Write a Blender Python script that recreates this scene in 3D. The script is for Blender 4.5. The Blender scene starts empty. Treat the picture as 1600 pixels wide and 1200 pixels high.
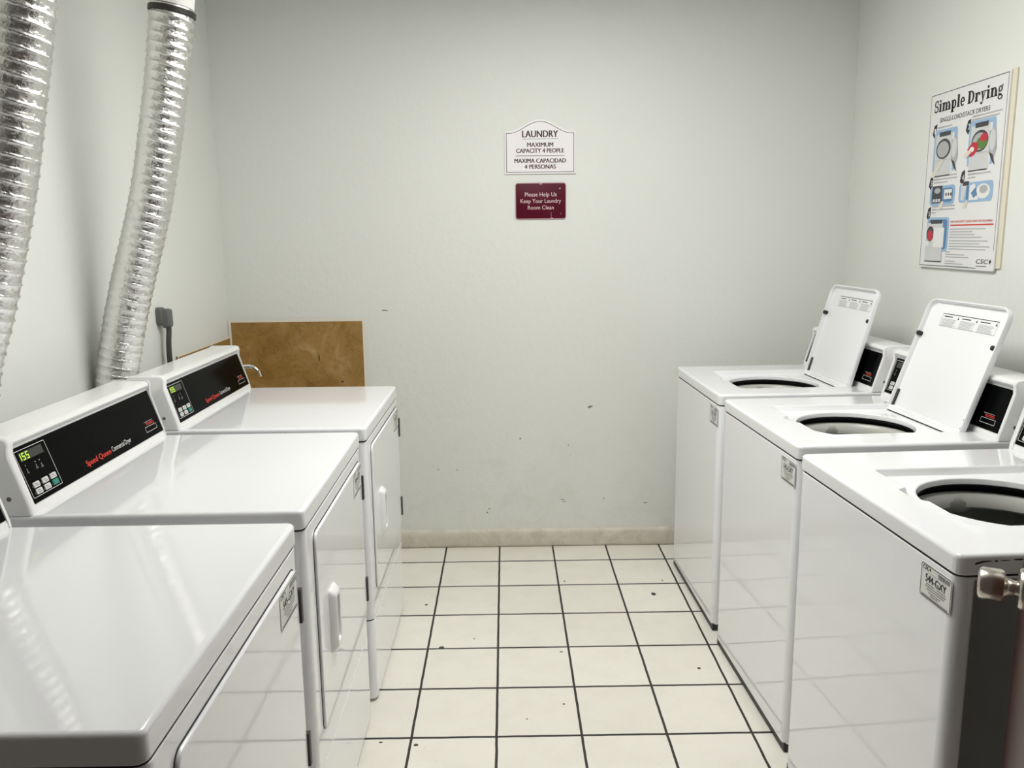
import bpy, bmesh, math, random
from mathutils import Vector, Matrix, noise
random.seed(7)
C = bpy.context.scene.collection
PI = math.pi

# ------------------------------------------------------------------ camera, world, lights, exposure
sc = bpy.context.scene
F_PX, PITCH, YAW, ROLL, CAM_H = 1283.7, 0.1778, 0.0069, -0.0120, 1.4775
def camera():
    cy, sy, cp, sp = math.cos(YAW), math.sin(YAW), math.cos(PITCH), math.sin(PITCH)
    f = Vector((sy*cp, cy*cp, -sp)); r = Vector((cy, -sy, 0)); u = r.cross(f)
    c, s = math.cos(ROLL), math.sin(ROLL)
    r2 = r*c + u*s; u2 = u*c - r*s
    cd = bpy.data.cameras.new('camera'); co = bpy.data.objects.new('camera', cd); C.objects.link(co)
    m = Matrix((r2, u2, -f)).transposed().to_4x4(); m.translation = (0, 0, CAM_H)
    co.matrix_world = m
    cd.sensor_width = 36; cd.lens = F_PX*36/1600; cd.clip_start = 0.02
    sc.camera = co
camera()
w = bpy.data.worlds.new('world'); sc.world = w; w.use_nodes = True
w.node_tree.nodes['Background'].inputs[0].default_value = (1.0, 0.90, 0.78, 1)
w.node_tree.nodes['Background'].inputs[1].default_value = 0.05
sc.view_settings.view_transform = 'Standard'; sc.view_settings.look = 'None'
sc.view_settings.gamma = 1; sc.view_settings.use_curve_mapping = False
sc.view_settings.exposure = 0.60
LIGHT_X, LIGHT_Y, CEIL = 0.20, 2.18, 2.62
LIGHT_STRENGTH = 8.6

# ------------------------------------------------------------------ room measures
XL, XR, YB, YN = -1.2763, 1.5574, 3.7806, 0.80
TX, TY, TX0, TY0 = 0.2560, 0.2704, -0.2991, 3.5925

# ------------------------------------------------------------------ materials
def mat(name, col, rough=0.5, metal=0.0, spec=0.5, coat=0.0, emit=None, estr=0.0):
    m = bpy.data.materials.new(name); m.use_nodes = True
    b = m.node_tree.nodes['Principled BSDF']
    b.inputs['Base Color'].default_value = (*col, 1); b.inputs['Roughness'].default_value = rough
    b.inputs['Metallic'].default_value = metal; b.inputs['Specular IOR Level'].default_value = spec
    b.inputs['Coat Weight'].default_value = coat; b.inputs['Coat Roughness'].default_value = 0.05
    if emit:
        b.inputs['Emission Color'].default_value = (*emit, 1); b.inputs['Emission Strength'].default_value = estr
    return m
class NT:
    def __init__(s, m): s.t = m.node_tree; s.b = s.t.nodes['Principled BSDF']
    def n(s, kind, **kw):
        x = s.t.nodes.new(kind)
        for k, v in kw.items(): setattr(x, k, v)
        return x
    def l(s, a, b): s.t.links.new(a, b)
    def math(s, op, a, b=None, c=None, clamp=False):
        x = s.n('ShaderNodeMath', operation=op); x.use_clamp = clamp
        for i, v in enumerate((a, b, c)):
            if v is None: continue
            if isinstance(v, (int, float)): x.inputs[i].default_value = v
            else: s.l(v, x.inputs[i])
        return x.outputs[0]
    def mix(s, f, a, b):
        x = s.n('ShaderNodeMix', data_type='RGBA')
        for i, v in ((0, f), (6, a), (7, b)):
            if isinstance(v, (int, float)): x.inputs[i].default_value = v
            elif isinstance(v, tuple): x.inputs[i].default_value = (*v, 1)
            else: s.l(v, x.inputs[i])
        return x.outputs[2]
    def pos(s): return s.n('ShaderNodeNewGeometry').outputs['Position']
    def sep(s, v):
        x = s.n('ShaderNodeSeparateXYZ'); s.l(v, x.inputs[0]); return x.outputs
    def noise(s, scale, detail=3, vec=None, rough=0.5, dist=0.0):
        x = s.n('ShaderNodeTexNoise'); x.inputs['Scale'].default_value = scale; x.inputs['Detail'].default_value = detail
        x.inputs['Roughness'].default_value = rough; x.inputs['Distortion'].default_value = dist
        s.l(vec if vec is not None else s.pos(), x.inputs['Vector']); return x.outputs['Fac']
    def ramp(s, f, stops):
        x = s.n('ShaderNodeValToRGB'); e = x.color_ramp.elements
        while len(e) < len(stops): e.new(0.5)
        for i, (p, c) in enumerate(stops):
            e[i].position = p; e[i].color = (*c, 1) if isinstance(c, tuple) else (c, c, c, 1)
        s.l(f, x.inputs[0]); return x.outputs[0]
    def bump(s, h, strength, dist):
        x = s.n('ShaderNodeBump'); x.inputs['Strength'].default_value = strength; x.inputs['Distance'].default_value = dist
        s.l(h, x.inputs['Height']); s.l(x.outputs[0], s.b.inputs['Normal'])

def spots_mask(t, a, b, spots):
    """1 inside any of the small chips given as (a, b, radius)."""
    out = None
    for (ca, cb, ra, rb) in spots:
        da = t.math('DIVIDE', t.math('SUBTRACT', a, ca), ra); db = t.math('DIVIDE', t.math('SUBTRACT', b, cb), rb)
        d = t.math('ADD', t.math('MULTIPLY', da, da), t.math('MULTIPLY', db, db))
        m = t.math('LESS_THAN', d, 1.0)
        out = m if out is None else t.math('MAXIMUM', out, m)
    return out

def wall_material(name, col, grime, spots=None):
    m = mat(name, col, 0.55, spec=0.35); t = NT(m)
    p = t.pos(); x, y, z = t.sep(p)
    big = t.noise(1.6, 4); fine = t.noise(38, 5)
    c = t.mix(t.math('MULTIPLY', big, 0.16), col, tuple(v*0.80 for v in col))
    if grime:
        sm = t.noise(7, 6, rough=0.7, dist=0.6)
        g = t.math('MULTIPLY', t.ramp(sm, [(0.50, 0.0), (0.72, 1.0)]), t.ramp(z, [(0.05, 0.55), (1.0, 0.0)]))
        c = t.mix(t.math('MULTIPLY', g, 0.35), c, (0.42, 0.41, 0.33))
    if spots:
        c = t.mix(t.math('MULTIPLY', spots_mask(t, x, z, spots), 0.85), c, (0.16, 0.15, 0.12))
    t.l(c, t.b.inputs['Base Color'])
    t.bump(t.math('ADD', fine, t.math('MULTIPLY', t.noise(9, 3), 1.4)), 0.22, 0.006)
    return m

WALLC = (0.79, 0.805, 0.76)
M = {}
M['wall'] = wall_material('painted_wall', WALLC, True)
M['wall_back'] = wall_material('painted_wall_back', WALLC, True,
    [(0.389, 0.683, .008, .006), (0.398, 0.687, .006, .004), (0.29, 0.50, .003, .003), (-0.558, 1.150, .010, .003),
     (-0.545, 1.148, .006, .002), (0.062, 0.535, .004, .004), (0.30, 0.455, .002, .002), (0.262, 0.232, .012, .002),
     (0.27, 0.222, .010, .002), (0.46, 0.235, .002, .006), (-0.09, 0.19, .005, .003), (-0.10, 0.172, .004, .004),
     (0.66, 0.21, .010, .002), (-0.33, 0.39, .003, .003), (-0.24, 0.385, .008, .0015)])
def floor_material():
    m = mat('floor_tile', (0.79, 0.765, 0.68), 0.32, spec=0.45); t = NT(m)
    x, y, z = t.sep(t.pos())
    def cell(v, o, s):
        u = t.math('DIVIDE', t.math('SUBTRACT', v, o), s); f = t.math('FRACT', u)
        d = t.math('MULTIPLY', t.math('MINIMUM', f, t.math('SUBTRACT', 1.0, f)), s)
        return t.math('FLOOR', u), d
    wob = t.math('MULTIPLY', t.math('SUBTRACT', t.noise(14, 3), 0.5), 0.0032)
    iu, du = cell(t.math('ADD', x, wob), TX0, TX); iv, dv = cell(t.math('ADD', y, wob), TY0, TY)
    grout = t.math('MAXIMUM', t.math('LESS_THAN', du, 0.0040), t.math('LESS_THAN', dv, 0.0048))
    # the last row against the back wall has no joint of its own
    grout = t.math('MULTIPLY', grout, t.math('LESS_THAN', y, YB))
    cv = t.n('ShaderNodeCombineXYZ'); t.l(iu, cv.inputs[0]); t.l(iv, cv.inputs[1])
    wn = t.n('ShaderNodeTexWhiteNoise', noise_dimensions='3D'); t.l(cv.outputs[0], wn.inputs['Vector'])
    base = t.mix(wn.outputs['Value'], (0.86, 0.835, 0.755), (0.81, 0.785, 0.70))
    mott = t.noise(9, 6, rough=0.65)
    base = t.mix(t.math('MULTIPLY', t.ramp(mott, [(0.45, 0.0), (0.75, 1.0)]), 0.30), base, (0.68, 0.645, 0.55))
    speck = t.ramp(t.noise(120, 2), [(0.70, 0.0), (0.74, 1.0)])
    base = t.mix(t.math('MULTIPLY', speck, 0.35), base, (0.38, 0.35, 0.28))
    sp = spots_mask(t, x, y, [(0.603, 3.2186, .010, .014), (-0.250, 2.789, .010, .011), (0.653, 2.617, .006, .007), (0.6656, 3.3526, .004, .006),
        (0.241, 3.361, .004, .006), (-0.3395, 3.148, .006, .007), (0.1705, 2.4095, .004, .004), (-0.133, 2.8535, .003, .004),
        (-0.388, 2.2213, .006, .004), (-0.2816, 2.206, .007, .006), (0.185, 2.745, .006, .004), (0.05, 2.33, .003, .003)])
    base = t.mix(sp, base, (0.035, 0.03, 0.025))
    gcol = t.mix(t.noise(20, 3), (0.022, 0.020, 0.018), (0.05, 0.045, 0.038))
    t.l(t.mix(grout, base, gcol), t.b.inputs['Base Color'])
    t.l(t.math('ADD', t.math('MULTIPLY', grout, 0.5), 0.30), t.b.inputs['Roughness'])
    t.bump(t.math('SUBTRACT', t.math('MULTIPLY', mott, 0.15), grout), 0.5, 0.002)
    return m
M['floor'] = floor_material()
def base_material():
    m = mat('painted_base', (0.60, 0.57, 0.49), 0.5); t = NT(m)
    n = t.noise(11, 6, rough=0.7, dist=0.8)
    t.l(t.ramp(n, [(0.28, (0.52, 0.47, 0.38)), (0.48, (0.63, 0.60, 0.51)), (0.68, (0.71, 0.69, 0.61))]), t.b.inputs['Base Color'])
    t.bump(n, 0.4, 0.004); return m
M['base'] = base_material()
def marble_material():
    m = mat('brown_marble', (0.25, 0.13, 0.035), 0.28, spec=0.5); t = NT(m)
    n1 = t.noise(7.5, 9, rough=0.68, dist=0.5)
    c = t.ramp(n1, [(0.30, (0.23, 0.12, 0.027)), (0.45, (0.33, 0.19, 0.050)), (0.56, (0.385, 0.23, 0.072)), (0.70, (0.50, 0.34, 0.16))])
    v = t.noise(5.0, 8, rough=0.6, dist=1.6)
    vein = t.math('LESS_THAN', t.math('ABSOLUTE', t.math('SUBTRACT', v, 0.5)), 0.006)
    c = t.mix(t.math('MULTIPLY', vein, 0.40), c, (0.09, 0.045, 0.013))
    x, y, z = t.sep(t.pos())
    c = t.mix(spots_mask(t, x, z, [(-0.762, 0.822, .006, .004), (-0.865, 0.935, .0025, .016)]), c, (0.03, 0.016, 0.012))
    t.l(c, t.b.inputs['Base Color']); t.bump(n1, 0.15, 0.002); return m
M['marble'] = marble_material()
M['caulk'] = mat('caulk', (0.80, 0.76, 0.66), 0.6)
def enamel(name, col, rough):
    m = mat(name, col, rough, spec=0.5, coat=0.35); t = NT(m)
    n = t.noise(3.0, 3); t.l(t.mix(t.math('MULTIPLY', n, 0.10), col, tuple(v*0.93 for v in col)), t.b.inputs['Base Color'])
    return m
M['enamel'] = enamel('white_enamel', (0.89, 0.90, 0.915), 0.06)
M['plastic'] = enamel('white_plastic', (0.87, 0.875, 0.865), 0.22)
M['black'] = mat('black_glass_panel', (0.0018, 0.0022, 0.0022), 0.10, spec=0.03)
M['shadow_gap'] = mat('gap_shade_dark', (0.03, 0.03, 0.03), 0.7)  # dark colour standing in for shade inside narrow gaps
M['rubber'] = mat('black_rubber', (0.012, 0.012, 0.012), 0.5)
M['hinge'] = mat('dark_hinge_steel', (0.06, 0.055, 0.05), 0.45, metal=0.4)
M['side_grey'] = mat('side_panel_grey', (0.22, 0.22, 0.215), 0.42, metal=0.2)
M['screw'] = mat('screw_steel', (0.16, 0.15, 0.13), 0.4, metal=0.7)
M['chrome'] = mat('chrome', (0.82, 0.82, 0.82), 0.10, metal=1.0)
M['nickel'] = mat('satin_nickel', (0.62, 0.58, 0.52), 0.24, metal=1.0)
M['ring'] = mat('grey_balance_ring', (0.56, 0.56, 0.51), 0.3)
M['tub_black'] = mat('tub_black', (0.010, 0.010, 0.010), 0.35)
def tub_material():
    m = mat('dark_tub', (0.15, 0.155, 0.14), 0.4, metal=0.3); t = NT(m)
    n = t.noise(40, 2); t.l(t.mix(n, (0.12, 0.125, 0.11), (0.20, 0.205, 0.185)), t.b.inputs['Base Color']); return m
M['tub'] = tub_material()
M['clip'] = mat('grey_clip', (0.36, 0.36, 0.33), 0.4)
M['white_print'] = mat('white_print', (0.75, 0.75, 0.74), 0.5)
M['grey_print'] = mat('grey_print', (0.22, 0.22, 0.22), 0.5)
M['red_print'] = mat('red_print', (0.60, 0.035, 0.02), 0.5)
M['black_print'] = mat('black_print', (0.012, 0.012, 0.014), 0.5)
M['paper'] = mat('sticker_paper', (0.78, 0.78, 0.75), 0.4)
M['maroon_print'] = mat('maroon_print', (0.055, 0.008, 0.020), 0.5)
M['sign_white'] = mat('sign_white', (0.88, 0.86, 0.87), 0.3)
M['sign_maroon'] = mat('sign_maroon', (0.085, 0.002, 0.014), 0.4, spec=0.2)
M['sign_edge'] = mat('sign_edge_pink', (0.62, 0.38, 0.40), 0.4)
M['sign_text'] = mat('sign_text_pink', (0.80, 0.60, 0.60), 0.5)
M['poster'] = mat('poster_white', (0.78, 0.78, 0.77), 0.4)
M['board'] = mat('cream_board', (0.74, 0.70, 0.56), 0.5)
M['button'] = mat('button_white', (0.66, 0.66, 0.64), 0.4)
M['green'] = mat('button_green', (0.0, 0.23, 0.12), 0.4)
M['led'] = mat('led_green', (0.3, 0.6, 0.02), 0.4, emit=(0.62, 1.0, 0.08), estr=0.9)
M['led_bg'] = mat('display_window', (0.022, 0.026, 0.008), 0.3)
M['display_grey'] = mat('display_grey', (0.028, 0.028, 0.028), 0.3)
M['plug'] = mat('grey_plug', (0.12, 0.125, 0.12), 0.5)
M['cord'] = mat('dark_cord', (0.045, 0.047, 0.045), 0.5)
M['pipe'] = mat('white_pipe', (0.78, 0.77, 0.74), 0.4)
M['clamp'] = mat('dark_clamp', (0.05, 0.045, 0.04), 0.4, metal=0.5)
M['sky_blue'] = mat('poster_blue', (0.30, 0.47, 0.66), 0.5)
M['deep_blue'] = mat('poster_deep_blue', (0.10, 0.22, 0.40), 0.5)
M['p_grey'] = mat('poster_grey', (0.42, 0.43, 0.43), 0.5)
M['p_light'] = mat('poster_light_grey', (0.62, 0.63, 0.63), 0.5)
M['p_dark'] = mat('poster_dark', (0.05, 0.05, 0.055), 0.5)
M['p_red'] = mat('poster_red', (0.52, 0.02, 0.04), 0.5)
M['p_green'] = mat('poster_green', (0.10, 0.22, 0.04), 0.5)
M['p_skin'] = mat('poster_hand', (0.72, 0.67, 0.58), 0.5)
def wood_material():
    m = mat('dark_door_wood', (0.045, 0.014, 0.010), 0.35); t = NT(m)
    mp = t.n('ShaderNodeMapping'); mp.inputs['Scale'].default_value = (14, 14, 0.8); t.l(t.pos(), mp.inputs['Vector'])
    n = t.noise(3, 5, vec=mp.outputs[0]); t.l(t.ramp(n, [(0.3, (0.030, 0.009, 0.007)), (0.7, (0.075, 0.024, 0.016))]), t.b.inputs['Base Color'])
    return m
M['wood'] = wood_material()
def foil_material():
    m = mat('crinkled_foil', (0.78, 0.775, 0.755), 0.2, metal=1.0); t = NT(m)
    a = t.noise(85, 5, rough=0.62, dist=1.4); c = t.noise(32, 3, rough=0.5, dist=1.0)
    t.l(t.ramp(t.noise(30, 3), [(0.35, 0.17), (0.7, 0.30)]), t.b.inputs['Roughness'])
    t.bump(t.math('ADD', a, t.math('MULTIPLY', c, 1.2)), 0.42, 0.0042); return m
M['foil'] = foil_material()
M['rust'] = mat('rust_brown', (0.05, 0.022, 0.010), 0.8)
M['chip'] = mat('chipped_dark', (0.03, 0.025, 0.02), 0.7)

# ------------------------------------------------------------------ building helpers
def put(name, bm, m, parent=None, smooth=True, sharp=38, weighted=False):
    bmesh.ops.recalc_face_normals(bm, faces=bm.faces)
    me = bpy.data.meshes.new(name); bm.to_mesh(me); bm.free()
    for mm in (m if isinstance(m, (list, tuple)) else [m]): me.materials.append(M[mm])
    if smooth:
        me.shade_smooth(); me.set_sharp_from_angle(angle=math.radians(sharp))
        if weighted is True:            # keep the big flat faces flat: their outlines are hard edges
            big = {k for p_ in me.polygons if p_.area > .012 for k in p_.edge_keys}
            at = me.attributes.get('sharp_edge') or me.attributes.new('sharp_edge', 'BOOLEAN', 'EDGE')
            for e_ in me.edges:
                if e_.key in big: at.data[e_.index].value = True
    o = bpy.data.objects.new(name, me); C.objects.link(o)
    if parent: o.parent = parent
    if weighted == 'area':
        wm = o.modifiers.new('weighted', 'WEIGHTED_NORMAL'); wm.keep_sharp = True
    return o
def flat(name, bm, m, parent=None):
    """printed layer: faces keep their given orientation"""
    me = bpy.data.meshes.new(name); bm.to_mesh(me); bm.free(); me.materials.append(M[m])
    o = bpy.data.objects.new(name, me); C.objects.link(o)
    if parent: o.parent = parent
    return o
def tag(o, label, cat, group=None):
    o['label'] = label; o['category'] = cat
    if group: o['group'] = group
    return o
def thing(name, label, cat, loc=(0, 0, 0), rz=0.0, group=None):
    o = bpy.data.objects.new(name, None); C.objects.link(o); o.empty_display_size = 0.1
    o.location = loc; o.rotation_euler = (0, 0, rz)
    return tag(o, label, cat, group)
def struct(name, bm, m, parent=None, **kw):
    o = put(name, bm, m, parent, **kw)
    if not parent: o['kind'] = 'structure'
    return o
def add_loops(bm, loops, cap0=True, cap1=True, closed=True):
    rows = [[bm.verts.new(p) for p in lp] for lp in loops]
    n = len(rows[0])
    for a, b in zip(rows, rows[1:]):
        for i in range(n if closed else n-1):
            j = (i+1) % n; bm.faces.new((a[i], a[j], b[j], b[i]))
    if cap0: bm.faces.new(rows[0][::-1])
    if cap1: bm.faces.new(rows[-1])
    return rows
def rr(x0, x1, y0, y1, r, n=5):
    """rounded rectangle, anticlockwise 2-D points"""
    r = max(r, 1e-5); pts = []
    for cx, cy, a0 in ((x1-r, y1-r, 0), (x0+r, y1-r, 90), (x0+r, y0+r, 180), (x1-r, y0+r, 270)):
        for k in range(n+1):
            a = math.radians(a0+90*k/n); pts.append((cx+r*math.cos(a), cy+r*math.sin(a)))
    return pts
def slab(bm, x0, x1, y0, y1, z0, z1, rv=0.01, rt=0.004, rb=0.0, n=5, seg=4, mtx=None, cap1=True):
    """box with rounded plan corners rv and rounded top edge rt, bottom edge rb (local z is the 'up' of the slab)"""
    L = []
    def ring(d, z): L.append([(p[0], p[1], z) for p in rr(x0+d, x1-d, y0+d, y1-d, rv-d if rv-d > 1e-4 else 1e-4, n)])
    if rb > 0:
        for k in range(seg+1):
            a = PI/2*(1-k/seg); ring(rb*(1-math.cos(a)), z0+rb*(1-math.sin(a)))
    else: ring(0, z0)
    if rt > 0:
        for k in range(seg+1):
            a = PI/2*k/seg; ring(rt*(1-math.cos(a)), z1-rt+rt*math.sin(a))
    else: ring(0, z1)
    if mtx is not None: L = [[mtx @ Vector(p) for p in lp] for lp in L]
    return add_loops(bm, L, True, cap1)
# local frame of a front: X right, Z up, the slab grows toward the viewer (-Y)
FRONT = Matrix(((1, 0, 0, 0), (0, 0, -1, 0), (0, 1, 0, 0), (0, 0, 0, 1)))
def fslab(bm, x0, x1, z0, z1, y_back, y_front, rv, rt, seg=3, mtx=None):
    m = FRONT if mtx is None else mtx
    return slab(bm, x0, x1, z0, z1, -y_back, -y_front, rv, rt, 0, 5, seg, m)
def box(bm, x0, x1, y0, y1, z0, z1, r=0.0, mtx=None):
    t = bmesh.new(); bmesh.ops.create_cube(t, size=1)
    for v in t.verts: v.co = Vector((x0+(v.co.x+.5)*(x1-x0), y0+(v.co.y+.5)*(y1-y0), z0+(v.co.z+.5)*(z1-z0)))
    if r: bmesh.ops.bevel(t, geom=list(t.edges), offset=r, segments=3, profile=0.5, affect='EDGES')
    if mtx is not None: bmesh.ops.transform(t, matrix=mtx, verts=t.verts)
    merge(bm, t)
def merge(bm, t):
    t.verts.ensure_lookup_table(); mp = {}
    for v in t.verts: mp[v] = bm.verts.new(v.co)
    for f in t.faces:
        try: bm.faces.new([mp[v] for v in f.verts])
        except ValueError: pass
    t.free()
def lathe(bm, prof, n=32, mtx=None, cap0=True, cap1=True):
    """prof: (radius, height) along local z"""
    L = [[Vector((r*math.cos(2*PI*k/n), r*math.sin(2*PI*k/n), h)) for k in range(n)] for r, h in prof]
    if mtx is not None: L = [[mtx @ p for p in lp] for lp in L]
    add_loops(bm, L, cap0, cap1)
def tube(bm, pts, r, n=12, caps=True):
    pts = [Vector(p) for p in pts]; rings = []; up = None
    for i, p in enumerate(pts):
        d = (pts[min(i+1, len(pts)-1)]-pts[max(i-1, 0)]).normalized()
        if up is None: up = d.orthogonal().normalized()
        up = (up-d*up.dot(d)).normalized(); s = d.cross(up)
        rad = r[i] if isinstance(r, (list, tuple)) else r
        rings.append([p+(up*math.cos(2*PI*k/n)+s*math.sin(2*PI*k/n))*rad for k in range(n)])
    add_loops(bm, rings, caps, caps)
def spline(pts, n=12):
    pts = [Vector(p) for p in pts]; P = [pts[0]*2-pts[1]]+pts+[pts[-1]*2-pts[-2]]; out = []
    for i in range(1, len(P)-2):
        a, b, c, d = P[i-1:i+3]
        for k in range(n):
            t = k/n
            out.append(0.5*((2*b)+(c-a)*t+(2*a-5*b+4*c-d)*t*t+(3*b-a-3*c+d)*t**3))
    out.append(pts[-1]); return out
def poly(bm, pts, y=0.0, mtx=None):
    """flat polygon in the X-Z plane of a front (or in mtx's plane), 2-D points anticlockwise as seen by the viewer"""
    vs = [bm.verts.new((mtx @ Vector((p[0], y, p[1]))) if mtx is not None else (p[0], y, p[1])) for p in pts]
    return bm.faces.new(vs)
def bar(bm, x0, x1, z0, z1, y=0.0, mtx=None): poly(bm, [(x0, z0), (x1, z0), (x1, z1), (x0, z1)], y, mtx)
def outline(bm, pts, wd, y=0.0, mtx=None):
    """closed line of width wd along 2-D points"""
    n = len(pts); inn = []
    for i in range(n):
        a, b, c = Vector(pts[i-1]), Vector(pts[i]), Vector(pts[(i+1) % n])
        d1 = (b-a); d2 = (c-b)
        d1 = d1.normalized() if d1.length > 1e-9 else d2.normalized()
        d2 = d2.normalized() if d2.length > 1e-9 else d1
        n1 = Vector((-d1.y, d1.x)); n2 = Vector((-d2.y, d2.x)); nn = (n1+n2)
        nn = nn.normalized() if nn.length > 1e-6 else n1
        inn.append(b+nn*(wd/max(0.5, nn.dot(n1))))
    f = lambda p: bm.verts.new((mtx @ Vector((p[0], y, p[1]))) if mtx is not None else (p[0], y, p[1]))
    A = [f(p) for p in pts]; B = [f(p) for p in inn]
    for i in range(n):
        j = (i+1) % n; bm.faces.new((A[i], A[j], B[j], B[i]))
def ellipse(cx, cz, rx, rz, n=32, a0=0, a1=360):
    return [(cx+rx*math.cos(math.radians(a0+(a1-a0)*k/n)), cz+rz*math.sin(math.radians(a0+(a1-a0)*k/n))) for k in range(n+(0 if a1-a0 >= 360 else 1))]
def text(bm, body, x, z, w, h, bold=0.0, y=0.0, shear=0.0, align='L', mtx=None):
    """lettering fitted into a box w wide and h high whose lower corner (or centre, align='C') is x, z"""
    cu = bpy.data.curves.new('t', 'FONT'); cu.body = body; cu.size = 1; cu.shear = shear; cu.resolution_u = 3
    o = bpy.data.objects.new('t', cu); C.objects.link(o)
    dg = bpy.context.evaluated_depsgraph_get(); dg.update()
    me = bpy.data.meshes.new_from_object(o.evaluated_get(dg))
    xs = [v.co.x for v in me.vertices]; ys = [v.co.y for v in me.vertices]
    x0, x1, y0, y1 = min(xs), max(xs), min(ys), max(ys)
    ox = x if align == 'L' else x-w/2
    for kc, dx in enumerate((0,) if not bold else (-bold*h, 0, bold*h)):
        vs = []
        for v in me.vertices:
            p = Vector((ox+dx+(v.co.x-x0)/(x1-x0)*w, y-kc*.00006, z+(v.co.y-y0)/(y1-y0)*h))
            vs.append(bm.verts.new(mtx @ p if mtx is not None else p))
        for f in me.polygons:
            try: bm.faces.new([vs[i] for i in f.vertices])
            except ValueError: pass
    C.objects.unlink(o); bpy.data.objects.remove(o); bpy.data.curves.remove(cu); bpy.data.meshes.remove(me)
def B(): return bmesh.new()

# ------------------------------------------------------------------ setting
b = B(); box(b, XL-.1, XR+.1, YN, YB+.1, -.1, 0); struct('floor', b, 'floor', smooth=False)
b = B(); box(b, XL-.1, XR+.1, YN, YB+.1, CEIL, CEIL+.1); struct('ceiling', b, 'wall', smooth=False)
b = B(); box(b, XL-.1, XR+.1, YB, YB+.1, 0, CEIL); struct('wall_back', b, 'wall_back', smooth=False)
b = B(); box(b, XL-.1, XL, YN, YB, 0, CEIL); struct('wall_left', b, 'wall', smooth=False)
b = B(); box(b, XR, XR+.1, YN, YB, 0, CEIL); struct('wall_right', b, 'wall', smooth=False)
def baseboard(name, p0, p1, nrm):
    """bulging painted base: profile (out, up) swept from p0 to p1 along the wall, nrm points into the room"""
    prof = [(0.0, 0.0), (0.006, 0.0), (0.012, 0.006), (0.014, 0.016), (0.0155, 0.035), (0.0165, 0.055), (0.0155, 0.072), (0.011, 0.082), (0.005, 0.087), (0.0, 0.090)]
    b = B(); N = 40; L = []
    for k in range(N+1):
        q = Vector(p0).lerp(Vector(p1), k/N)
        L.append([q+Vector(nrm)*(a*(1+0.12*noise.noise((q.x*5+q.y*5, u*30, 1))))+Vector((0, 0, u+0.0018*noise.noise((q.x*4, q.y*4, 3+u*5))*(u > 0.02))) for a, u in prof])
    add_loops(b, L); struct(name, b, 'base', sharp=60)
baseboard('baseboard_back', (XL, YB, 0), (XR, YB, 0), (0, -1, 0))
baseboard('baseboard_left', (XL, YN, 0), (XL, YB-.02, 0), (1, 0, 0))
baseboard('baseboard_right', (XR, YN, 0), (XR, YB-.02, 0), (-1, 0, 0))

# ceiling light (above the picture)
lt = thing('ceiling_light', 'flat white ceiling light panel over the aisle between the machines', 'ceiling light', (LIGHT_X, LIGHT_Y, CEIL))
b = B(); slab(b, -.44, .44, -.64, .64, -.05, 0, .02, 0, .01); put('housing', b, 'pipe', lt)
M['lamp'] = mat('lamp_diffuser', (0.9, 0.9, 0.9), 0.5, emit=(1.0, 0.985, 0.960), estr=LIGHT_STRENGTH)
b = B(); box(b, -.40, .40, -.60, .60, -.056, -.0505); put('diffuser', b, 'lamp', lt, smooth=False)

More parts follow.
